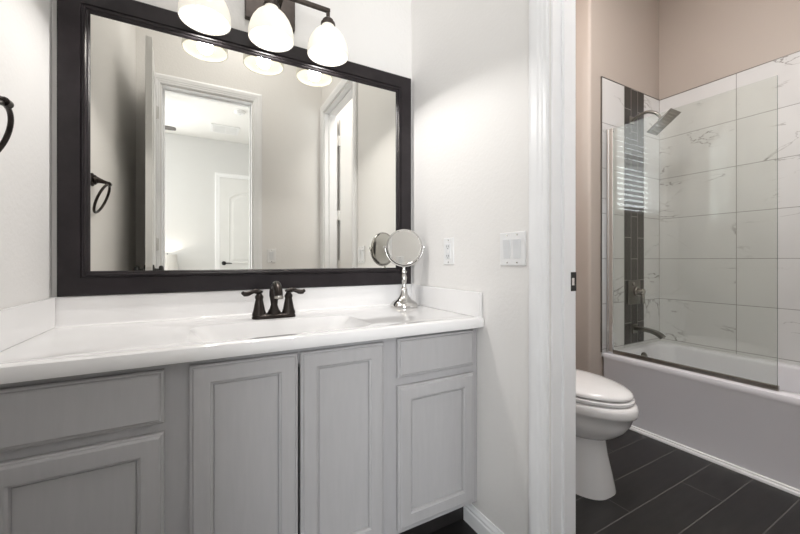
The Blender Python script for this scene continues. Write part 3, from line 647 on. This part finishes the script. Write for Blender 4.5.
# ---------------------------------------------------------------- switches and outlet
def plate(name, label, cat, c, n, gangs, kind, wide):
    """wall plate centred at c, facing n (-x or +y)"""
    c = Vector(c); n = Vector(n); s = Vector((0, 0, 1)).cross(n).normalized()
    T = thing(name, label, cat, c)
    def slab(bm, a0, a1, z0, z1, d0, d1, bev=0.001):
        p, q = c + s * a0 + n * d0 + Vector((0, 0, z0)), c + s * a1 + n * d1 + Vector((0, 0, z1))
        add_box(bm, [min(p[i], q[i]) for i in range(3)], [max(p[i], q[i]) for i in range(3)], bev, 2)
    bm = nb(); slab(bm, -wide / 2, wide / 2, -0.059, 0.059, 0.0004, 0.006, 0.0022); obj('cover_plate', bm, PLASTIC, T)
    for g in range(gangs):
        a = (g - (gangs - 1) / 2) * 0.046
        if kind == 'switch':
            bm = nb()
            P = []
            for z, d in ((-0.0335, 0.0058), (-0.0335, 0.0072), (0.0, 0.0085), (0.0335, 0.0115), (0.0335, 0.0058)):
                P.append((z, d))
            loft(bm, [[c + s * (a + e) + n * d + Vector((0, 0, z)) for z, d in P] for e in (-0.0165, 0.0165)])
            obj('rocker', bm, PLASTICG, T, bevel=0.0006)
        else:
            bm = nb(); slab(bm, a - 0.0165, a + 0.0165, -0.0335, 0.0335, 0.0058, 0.0085, 0.001); f = obj('receptacle', bm, PLASTICG, T)
            for zc in (-0.021, 0.021):
                for p0, p1, q0, q1 in ((-0.008, -0.0055, -0.004, 0.005), (0.0055, 0.008, -0.004, 0.005), (-0.002, 0.002, -0.011, -0.007)):
                    bm = nb(); slab(bm, a + p0, a + p1, zc + q0, zc + q1, 0.0084, 0.009, 0); obj('slot', bm, DARKM, f)
            bm = nb(); slab(bm, a - 0.007, a + 0.007, 0.001, 0.007, 0.0084, 0.0098, 0.0004); obj('reset_button', bm, PLASTIC, f)
            bm = nb(); slab(bm, a - 0.007, a + 0.007, -0.007, -0.001, 0.0084, 0.0098, 0.0004); obj('test_button', bm, PLASTIC, f)
        for z in (-0.0485, 0.0485):
            bm = nb(); add_lathe(bm, c + s * a + n * 0.0058 + Vector((0, 0, z)), n, [(0.0032, 0), (0.0032, 0.0008), (0.001, 0.0012)], 10); obj('screw', bm, NICKEL, T)
    return T
plate('light_switch', 'white double rocker light switch on the right wall next to the door casing', 'light switch', (XR, 0.912, 1.12), (-1, 0, 0), 2, 'switch', 0.118)
plate('wall_outlet', 'white wall outlet on the right wall above the countertop side splash', 'outlet', (XR, 1.287, 1.12), (-1, 0, 0), 1, 'outlet', 0.072)
plate('light_switch', 'white single rocker switch seen in the mirror, on the beige wall beside the bedroom doorway', 'light switch', (0.508, YF, 1.118), (0, 1, 0), 1, 'switch', 0.072)

# ---------------------------------------------------------------- toilet
TCX = 1.617
TO = thing('toilet', 'white elongated toilet with closed lid standing between the doorway and the bathtub', 'toilet', (TCX, 1.25, 0))
def egg(yf, yb, hw, z, n=40, sq=2.0, bk=1.0):
    """egg outline: yf front tip, yb back; rounder at the front, squarer behind"""
    pts = []; ym = yf + (yb - yf) * 0.5
    for i in range(n):
        a = 2 * PI * i / n; cx, sy = math.cos(a), math.sin(a)
        e = 2.0 / sq
        x = math.copysign(abs(cx) ** e, cx) * hw; y = math.copysign(abs(sy) ** e, sy)
        y = ym + y * (yb - ym)
        t = (y - yf) / (yb - yf); x *= (0.86 + 0.14 * min(1.0, t * 2.2)) * (1 - 0.10 * max(0.0, t - 0.6) / 0.4)
        pts.append(Vector((TCX + x, y, z)))
    return pts
bm = nb()
secs = [(0.958, 1.45, 0.140, 0.0008, 3.0), (0.960, 1.45, 0.137, 0.018, 3.0), (0.972, 1.45, 0.127, 0.09, 2.8), (0.988, 1.45, 0.118, 0.17, 2.6), (0.998, 1.45, 0.113, 0.250, 2.5),
        (0.990, 1.455, 0.120, 0.2535, 2.4), (0.966, 1.46, 0.141, 0.261, 2.2), (0.934, 1.465, 0.159, 0.282, 2.15), (0.903, 1.47, 0.171, 0.312, 2.1), (0.882, 1.475, 0.178, 0.345, 2.1), (0.868, 1.48, 0.182, 0.384, 2.1),
        (0.856, 1.48, 0.188, 0.390, 2.1), (0.852, 1.48, 0.190, 0.400, 2.1), (0.853, 1.48, 0.190, 0.424, 2.1), (0.859, 1.48, 0.186, 0.436, 2.1), (0.872, 1.475, 0.174, 0.440, 2.1)]
loft(bm, [egg(a, b, h, z, 48, q) for a, b, h, z, q in secs])
obj('bowl', bm, PORC, TO, smooth=55)
bm = nb(); loft(bm, [egg(0.868 + i, 1.39 - i, 0.180 - i, z, 48, 2.1) for i, z in ((0.004, 0.4435), (0.0, 0.447), (0.0, 0.457), (0.004, 0.461))])
obj('seat', bm, PORC, TO, smooth=40)
bm = nb(); loft(bm, [egg(0.874 + i, 1.395 - i, 0.176 - i, z, 48, 2.1) for i, z in ((0.004, 0.4665), (0.0, 0.469), (0.0, 0.476), (0.004, 0.483), (0.016, 0.490), (0.045, 0.498), (0.10, 0.505))])
obj('lid', bm, PORC, TO, smooth=50)
for s in (-1, 1):
    obj('seat_hinge', bx((TCX + s * 0.075 - 0.018, 1.392, 0.4405), (TCX + s * 0.075 + 0.018, 1.418, 0.474), 0.005), PLASTIC, TO)
bm = nb(); loft(bm, [rrect(TCX - 0.20 - i, TCX + 0.20 + i, 1.425 - i, 1.600, 0.035, z) for i, z in ((-0.012, 0.4405), (0.0, 0.46), (0.012, 0.60), (0.018, 0.765))]); obj('tank', bm, PORC, TO, smooth=40)
bm = nb(); loft(bm, [rrect(TCX - 0.232 + i, TCX + 0.232 - i, 1.398 + i, 1.610 - i * 0.3, 0.035, z) for i, z in ((0.004, 0.7655), (0.0, 0.770), (0.0, 0.790), (0.006, 0.800), (0.03, 0.804))]); obj('tank_lid', bm, PORC, TO, smooth=40)
bm = nb(); add_lathe(bm, (TCX - 0.15, 1.406, 0.715), (0, -1, 0), [(0.014, 0), (0.014, 0.012), (0.008, 0.016)], 16); add_tube(bm, [(TCX - 0.15, 1.393, 0.715), (TCX - 0.11, 1.388, 0.712), (TCX - 0.08, 1.388, 0.708)], [0.006, 0.006, 0.008], 10)
obj('flush_lever', bm, CHROME, TO, smooth=40)

# ---------------------------------------------------------------- bathtub
TB = thing('bathtub', 'white alcove bathtub with a plain flat apron against the marble tile walls', 'bathtub', (2.77, 0.72, 0))
bx0, bx1, by0_, by1_ = XTUB, XT - 0.002, -0.055, YE - 0.010
bm = nb()
def tr(i, z, r=0.012): return rrect(bx0 + i, bx1, by0_, by1_, r, z, 8)
rings = [tr(0.004, 0.0008), tr(0.004, RIM - 0.045), tr(0.002, RIM - 0.040), tr(0.0, RIM - 0.030), tr(0.0, RIM - 0.014), tr(0.004, RIM - 0.004), tr(0.014, RIM)]
def ti(il, ir, ie, ib, z, r): return rrect(bx0 + il, bx1 - ir, by0_ + ib, by1_ - ie, r, z, 8)
rings += [ti(0.078, 0.058, 0.045, 0.07, RIM, 0.09), ti(0.086, 0.066, 0.053, 0.08, RIM - 0.004, 0.09), ti(0.092, 0.072, 0.060, 0.09, RIM - 0.016, 0.09), ti(0.105, 0.085, 0.085, 0.16, 0.25, 0.09), ti(0.12, 0.10, 0.11, 0.24, 0.12, 0.09), ti(0.15, 0.13, 0.15, 0.30, 0.075, 0.08), ti(0.20, 0.18, 0.2, 0.36, 0.065, 0.07)]
loft(bm, rings, True, True)
obj('tub_shell', bm, TUBM, TB, smooth=40)
bm = nb(); add_lathe(bm, (2.775, YE - 0.0795, 0.380), (0, -1, 0.12), [(0.036, -0.004), (0.036, 0.006), (0.030, 0.011), (0.006, 0.013)], 24)
obj('overflow_cover', bm, NICKELD, TB, smooth=40)
bm = nb(); add_lathe(bm, (2.775, 1.16, 0.0655), (0, 0, 1), [(0.03, 0), (0.03, 0.003), (0.02, 0.006), (0.005, 0.006)], 20); obj('drain', bm, NICKELD, TB, smooth=40)

# ---------------------------------------------------------------- shower fittings
YS = YE - 0.0098
SHW = thing('showerhead', 'square dark metal shower head on a bent arm high on the end wall', 'shower head', (2.744, YS, 2.11))
bm = nb(); add_box(bm, (2.744 - 0.028, YS - 0.006, 2.105 - 0.028), (2.744 + 0.028, YS - 0.0003, 2.105 + 0.028), 0.002); obj('wall_flange', bm, NICKELD, SHW)
bm = nb(); add_tube(bm, curve_pts([(2.744, YS - 0.004, 2.105), (2.75, YS - 0.05, 2.125), (2.76, YS - 0.10, 2.135), (2.77, YS - 0.15, 2.11), (2.778, YS - 0.175, 2.075)], 20), 0.0105, 12); obj('shower_arm', bm, NICKELD, SHW, smooth=50)
hc = Vector((2.782, 1.283, 2.035)); nrm = Vector((0, -0.60, -0.80)).normalized(); e1 = Vector((1, 0, 0)); e2 = nrm.cross(e1).normalized()
bm = nb(); add_lathe(bm, hc - nrm * 0.038, nrm, [(0.014, 0), (0.018, 0.008), (0.016, 0.018), (0.024, 0.028), (0.024, 0.034)], 18); obj('swivel_joint', bm, NICKELD, SHW, smooth=40)
bm = nb()
def sq(h, d): return [hc + nrm * d + e1 * (sx * h * 0.68) + e2 * (sy * h) for sx, sy in ((1, 1), (-1, 1), (-1, -1), (1, -1))]
loft(bm, [sq(0.088, -0.006), sq(0.094, -0.003), sq(0.094, 0.004), sq(0.090, 0.006)])
hp = obj('head_plate', bm, NICKELD, SHW)
bm = nb()
for i in range(8):
    for j in range(8):
        p = hc + e1 * ((i - 3.5) * 0.014) + e2 * ((j - 3.5) * 0.02); add_lathe(bm, p + nrm * 0.006, nrm, [(0.0035, 0), (0.0025, 0.002)], 6)
obj('nozzles', bm, NICKEL, hp)
SV = thing('shower_valve', 'square nickel shower valve trim with lever handle on the dark tile stripe', 'shower valve', (2.772, YS, 0.85))
bm = nb(); add_box(bm, (2.772 - 0.078, YS - 0.008, 0.755), (2.772 + 0.078, YS - 0.0003, 0.935), 0.003); obj('escutcheon', bm, NICKELD, SV)
bm = nb(); add_lathe(bm, (2.79, YS - 0.008, 0.85), (0, -1, 0), [(0.034, 0), (0.034, 0.012), (0.026, 0.016), (0.024, 0.05), (0.020, 0.055)], 24)
add_box(bm, (2.79 - 0.012, YS - 0.064, 0.765), (2.79 + 0.012, YS - 0.048, 0.868), 0.003); obj('handle', bm, NICKEL, SV, smooth=35)
bm = nb(); add_lathe(bm, (2.75, YS - 0.008, 0.905), (0, -1, 0), [(0.012, 0), (0.012, 0.01), (0.006, 0.013)], 14); obj('diverter_button', bm, NICKEL, SV, smooth=35)
ST = thing('tub_spout', 'dark nickel tub filler spout jutting from the dark tile stripe over the bathtub', 'spout', (2.783, YS, 0.575))
bm = nb(); add_box(bm, (2.783 - 0.034, YS - 0.008, 0.575 - 0.034), (2.783 + 0.034, YS - 0.0003, 0.575 + 0.034), 0.003); obj('wall_flange', bm, NICKELD, ST)
bm = nb(); path = curve_pts([(2.783, YS - 0.006, 0.578), (2.783, YS - 0.07, 0.580), (2.783, YS - 0.13, 0.572), (2.783, YS - 0.17, 0.556), (2.783, YS - 0.19, 0.540)], 16); rings = []
for i, p in enumerate(path):
    d = (path[min(i + 1, len(path) - 1)] - path[max(i - 1, 0)]).normalized(); u_ = d.cross(Vector((1, 0, 0))).normalized()
    rings.append([p + Vector((1, 0, 0)) * (sx * 0.024) + u_ * (sy * 0.013) for sx, sy in ((1, 1), (-1, 1), (-1, -1), (1, -1))])
loft(bm, rings); obj('spout', bm, NICKELD, ST, bevel=0.004)

# ---------------------------------------------------------------- glass bath screen
GX = 2.430; GY0, GY1 = 0.633, YE - 0.012; GZ1 = 1.975
GS = thing('shower_screen', 'clear frameless glass shower screen with a metal bottom rail on the bathtub rim', 'shower screen', (GX, GY1, RIM))
obj('glass_edge', bx((GX - 0.003, GY0 - 0.0012, RIM + 0.027), (GX + 0.003, GY0 - 0.0002, GZ1)), EDGE, GS)
obj('glass_pane', bx((GX - 0.003, GY0, RIM + 0.012), (GX + 0.003, GY1 - 0.03, GZ1)), SCREEN, GS)
bm = nb()
add_box(bm, (GX - 0.013, GY1 - 0.022, RIM + 0.002), (GX + 0.013, GY1 + 0.003, GZ1 + 0.004), 0.003); add_box(bm, (GX - 0.009, GY1 - 0.050, RIM + 0.008), (GX + 0.009, GY1 - 0.022, GZ1 + 0.002), 0.004)
obj('wall_channel', bm, CHROME, GS)
obj('bottom_rail', bx((GX - 0.008, GY0 - 0.006, RIM + 0.0008), (GX + 0.008, GY1 - 0.051, RIM + 0.026), 0.002), NICKEL, GS)

# ---------------------------------------------------------------- window blind above the toilet
WB = thing('window_blind', 'white horizontal slat window blind seen reflected in the shower glass', 'blind', ((W0 + W1) / 2, YB + 0.03, WZ0))
obj('headrail', bx((W0 + 0.006, YB + 0.004, WZ1 - 0.05), (W1 - 0.006, YB + 0.05, WZ1 - 0.003), 0.002), BLINDM, WB)
bm = nb(); z = WZ0 + 0.045
while z < WZ1 - 0.06:
    t = math.radians(9); cy = YB + 0.027
    for k in (0,):
        dy, dz = 0.024 * math.cos(t), 0.024 * math.sin(t)
        loft(bm, [[Vector((x, cy - dy, z + dz)), Vector((x, cy, z + 0.002)), Vector((x, cy + dy, z - dz)), Vector((x, cy + dy, z - dz + 0.0026)), Vector((x, cy, z + 0.0048)), Vector((x, cy - dy, z + dz + 0.0026))] for x in (W0 + 0.008, W1 - 0.008)])
    z += 0.042
obj('slats', bm, BLINDM, WB)
obj('bottom_rail', bx((W0 + 0.008, YB + 0.004, WZ0 + 0.003), (W1 - 0.008, YB + 0.05, WZ0 + 0.022), 0.003), BLINDM, WB)
for x in (W0 + 0.09, W1 - 0.09):
    bm = nb(); add_tube(bm, [(x, YB + 0.002, WZ0 + 0.02), (x, YB + 0.002, WZ1 - 0.05)], 0.0012, 6); obj('ladder_cord', bm, BLINDM, WB)

# ---------------------------------------------------------------- ceiling lamps, added for fill light and never in view
for lab, x, y in (('added square fill lamp, unseen, on the ceiling over the vanity room floor', 0.25, 0.50), ('added square fill lamp, unseen, on the ceiling over the toilet room floor', 1.5, 0.80)):
    t = thing('added_ceiling_lamp', lab, 'ceiling light', (x, y, ZC))
    bm = nb(); loft(bm, [rrect(x - 0.34 + i, x + 0.34 - i, y - 0.34 + i, y + 0.34 - i, 0.03, z) for i, z in ((0, ZC - 0.0005), (0, ZC - 0.022), (0.006, ZC - 0.028), (0.03, ZC - 0.028), (0.032, ZC - 0.02))], True, False); obj('trim_ring', bm, PLASTIC, t, smooth=40)
    bm = nb(); loft(bm, [rrect(x - 0.306, x + 0.306, y - 0.306, y + 0.306, 0.03, z) for z in (ZC - 0.018, ZC - 0.024)]); obj('diffuser', bm, DIFFUS, t)

# ---------------------------------------------------------------- bedroom things seen in the mirror
VE = thing('ceiling_vent', 'white louvered air vent in the bedroom ceiling, seen in the mirror', 'vent', (0.26, -2.74, ZCB))
vx0, vx1, vy0, vy1 = 0.07, 0.45, -2.93, -2.57
bm = nb()
for lo, hi in (((vx0, vy0, ZCB - 0.012), (vx1, vy0 + 0.035, ZCB - 0.0005)), ((vx0, vy1 - 0.035, ZCB - 0.012), (vx1, vy1, ZCB - 0.0005)), ((vx0, vy0 + 0.035, ZCB - 0.012), (vx0 + 0.035, vy1 - 0.035, ZCB - 0.0005)), ((vx1 - 0.035, vy0 + 0.035, ZCB - 0.012), (vx1, vy1 - 0.035, ZCB - 0.0005))): add_box(bm, lo, hi, 0.002, 1)
obj('frame', bm, PLASTIC, VE)
bm = nb(); n = 11
for i in range(n):
    y = vy0 + 0.05 + i * (vy1 - vy0 - 0.1) / (n - 1)
    loft(bm, [[Vector((x, y - 0.008, ZCB - 0.012)), Vector((x, y - 0.006, ZCB - 0.013)), Vector((x, y + 0.008, ZCB - 0.003)), Vector((x, y + 0.006, ZCB - 0.002))] for x in (vx0 + 0.034, vx1 - 0.034)])
add_box(bm, ((vx0 + vx1) / 2 - 0.006, vy0 + 0.034, ZCB - 0.012), ((vx0 + vx1) / 2 + 0.006, vy1 - 0.034, ZCB - 0.004)); obj('louvers', bm, PLASTIC, VE)
obj('duct_opening', bx((vx0 + 0.03, vy0 + 0.03, ZCB - 0.0015), (vx1 - 0.03, vy1 - 0.03, ZCB - 0.0004)), mat('duct_grey', (0.25, 0.25, 0.25), 0.8, noise=0.05), VE)
SD = thing('smoke_detector', 'round white smoke detector on the bedroom ceiling, seen in the mirror', 'smoke detector', (0.40, -1.94, ZCB))
bm = nb(); add_lathe(bm, (0.40, -1.94, ZCB - 0.0005), (0, 0, -1), [(0.068, 0), (0.068, 0.008), (0.060, 0.012), (0.060, 0.024), (0.050, 0.036), (0.015, 0.040)], 32); obj('housing', bm, PLASTIC, SD, smooth=40)
bm = nb(); add_lathe(bm, (0.40, -1.94, ZCB - 0.040), (0, 0, -1), [(0.014, 0), (0.013, 0.004), (0.004, 0.005)], 16); obj('test_button', bm, PLASTICG, SD, smooth=40)
hx, hy, hz = -1.0, -2.1, 2.74
FN = thing('ceiling_fan', 'dark-bladed ceiling fan under the bedroom ceiling, one blade tip showing in the mirror', 'fan', (hx, hy, ZCB))
bm = nb(); add_lathe(bm, (hx, hy, ZCB - 0.0005), (0, 0, -1), [(0.07, 0), (0.07, 0.03), (0.02, 0.05), (0.013, 0.055), (0.013, 0.22)], 20); obj('downrod', bm, NICKEL, FN, smooth=40)
bm = nb(); add_lathe(bm, (hx, hy, hz + 0.09), (0, 0, -1), [(0.03, 0), (0.10, 0.02), (0.12, 0.05), (0.12, 0.10), (0.08, 0.12)], 28); obj('motor_housing', bm, NICKEL, FN, smooth=40)
bm = nb(); add_lathe(bm, (hx, hy, hz - 0.031), (0, 0, -1), [(0.08, 0), (0.10, 0.03), (0.085, 0.07), (0.03, 0.09)], 24); obj('light_bowl', bm, mat('fan_bowl_glass', (0.8, 0.79, 0.76), 0.3, noise=0.01), FN, smooth=50)
for k in range(5):
    a = 2 * PI * k / 5; ca, sa = math.cos(a), math.sin(a)
    bm = nb(); P = []
    for (u, h) in ((0.11, 0.025), (0.18, 0.05), (0.4, 0.062), (0.60, 0.066), (0.66, 0.055), (0.675, 0.03)):
        ring = []
        for sgn, zz in ((1, 0.006), (-1, -0.006)):
            pass
        P.append((u, h))
    top, bot = [], []
    loft(bm, [[Vector((hx + ca * u - sa * s * h, hy + sa * u + ca * s * h, hz + s * 0.003 * h / 0.066 + dz)) for s, dz in ((1, 0.003), (-1, 0.003), (-1, -0.003), (1, -0.003))] for u, h in P])
    obj('blade', bm, FANM, FN)
NS = thing('nightstand', 'small grey nightstand against the far bedroom wall under the table lamp', 'nightstand', (-0.62, BY0 + 0.25, 0))
obj('body', bx((-0.86, BY0 + 0.02, 0.10), (-0.36, BY0 + 0.44, 0.62), 0.003), WOODT, NS); obj('top', bx((-0.88, BY0 + 0.015, 0.6202), (-0.34, BY0 + 0.46, 0.645), 0.003), WOODT, NS)
for z in (0.14, 0.38):
    dr = obj('drawer', bx((-0.84, BY0 + 0.4403, z), (-0.38, BY0 + 0.455, z + 0.21), 0.003), WOODT, NS)
    bm = nb(); add_lathe(bm, (-0.61, BY0 + 0.455, z + 0.105), (0, 1, 0), [(0.006, 0), (0.006, 0.012), (0.013, 0.018), (0.010, 0.026)], 14); obj('knob', bm, NICKEL, dr, smooth=40)
for x in (-0.83, -0.39):
    for y in (BY0 + 0.05, BY0 + 0.41): obj('leg', bx((x - 0.018, y - 0.018, 0.0005), (x + 0.018, y + 0.018, 0.1)), WOODT, NS)
lx, ly = -0.50, BY0 + 0.20
LP = thing('table_lamp', 'lit table lamp with grey drum shade on the bedroom nightstand, seen in the mirror', 'lamp', (lx, ly, 0.645))
bm = nb(); add_lathe(bm, (lx, ly, 0.6453), (0, 0, 1), [(0.07, 0), (0.07, 0.012), (0.03, 0.02), (0.05, 0.08), (0.062, 0.13), (0.05, 0.19), (0.018, 0.23), (0.009, 0.24), (0.009, 0.34)], 24); obj('base', bm, CHROME, LP, smooth=40)
bm = nb(); pr = [(0.135, 0), (0.125, 0.24), (0.122, 0.24), (0.132, 0)]; add_lathe(bm, (lx, ly, 0.925), (0, 0, 1), pr + [pr[0]], 32, False, False); add_tube(bm, [(lx - 0.124, ly, 1.10), (lx + 0.124, ly, 1.10)], 0.002, 6); obj('lamp_shade', bm, LSHADE, LP, smooth=50)
bm = nb(); add_lathe(bm, (lx, ly, 0.98), (0, 0, 1), [(0.012, 0), (0.02, 0.03), (0.028, 0.06), (0.02, 0.088), (0.004, 0.095)], 16); obj('bulb', bm, BULB, LP, smooth=50)
bm = nb(); add_lathe(bm, (lx, ly, 1.155), (0, 0, 1), [(0.004, -0.06), (0.004, 0.01), (0.008, 0.014), (0.008, 0.024), (0.003, 0.028)], 10); obj('finial', bm, DARKM, LP, smooth=50)
l = bpy.data.lights.new('table_lamp_light', 'POINT'); l.energy = 4; l.shadow_soft_size = 0.03; l.color = (1, 0.93, 0.84)
o = bpy.data.objects.new('table_lamp_light', l); COL.objects.link(o); o.location = (lx, ly, 1.09)

for o in bpy.data.objects:
    if '_o' in o: del o['_o']
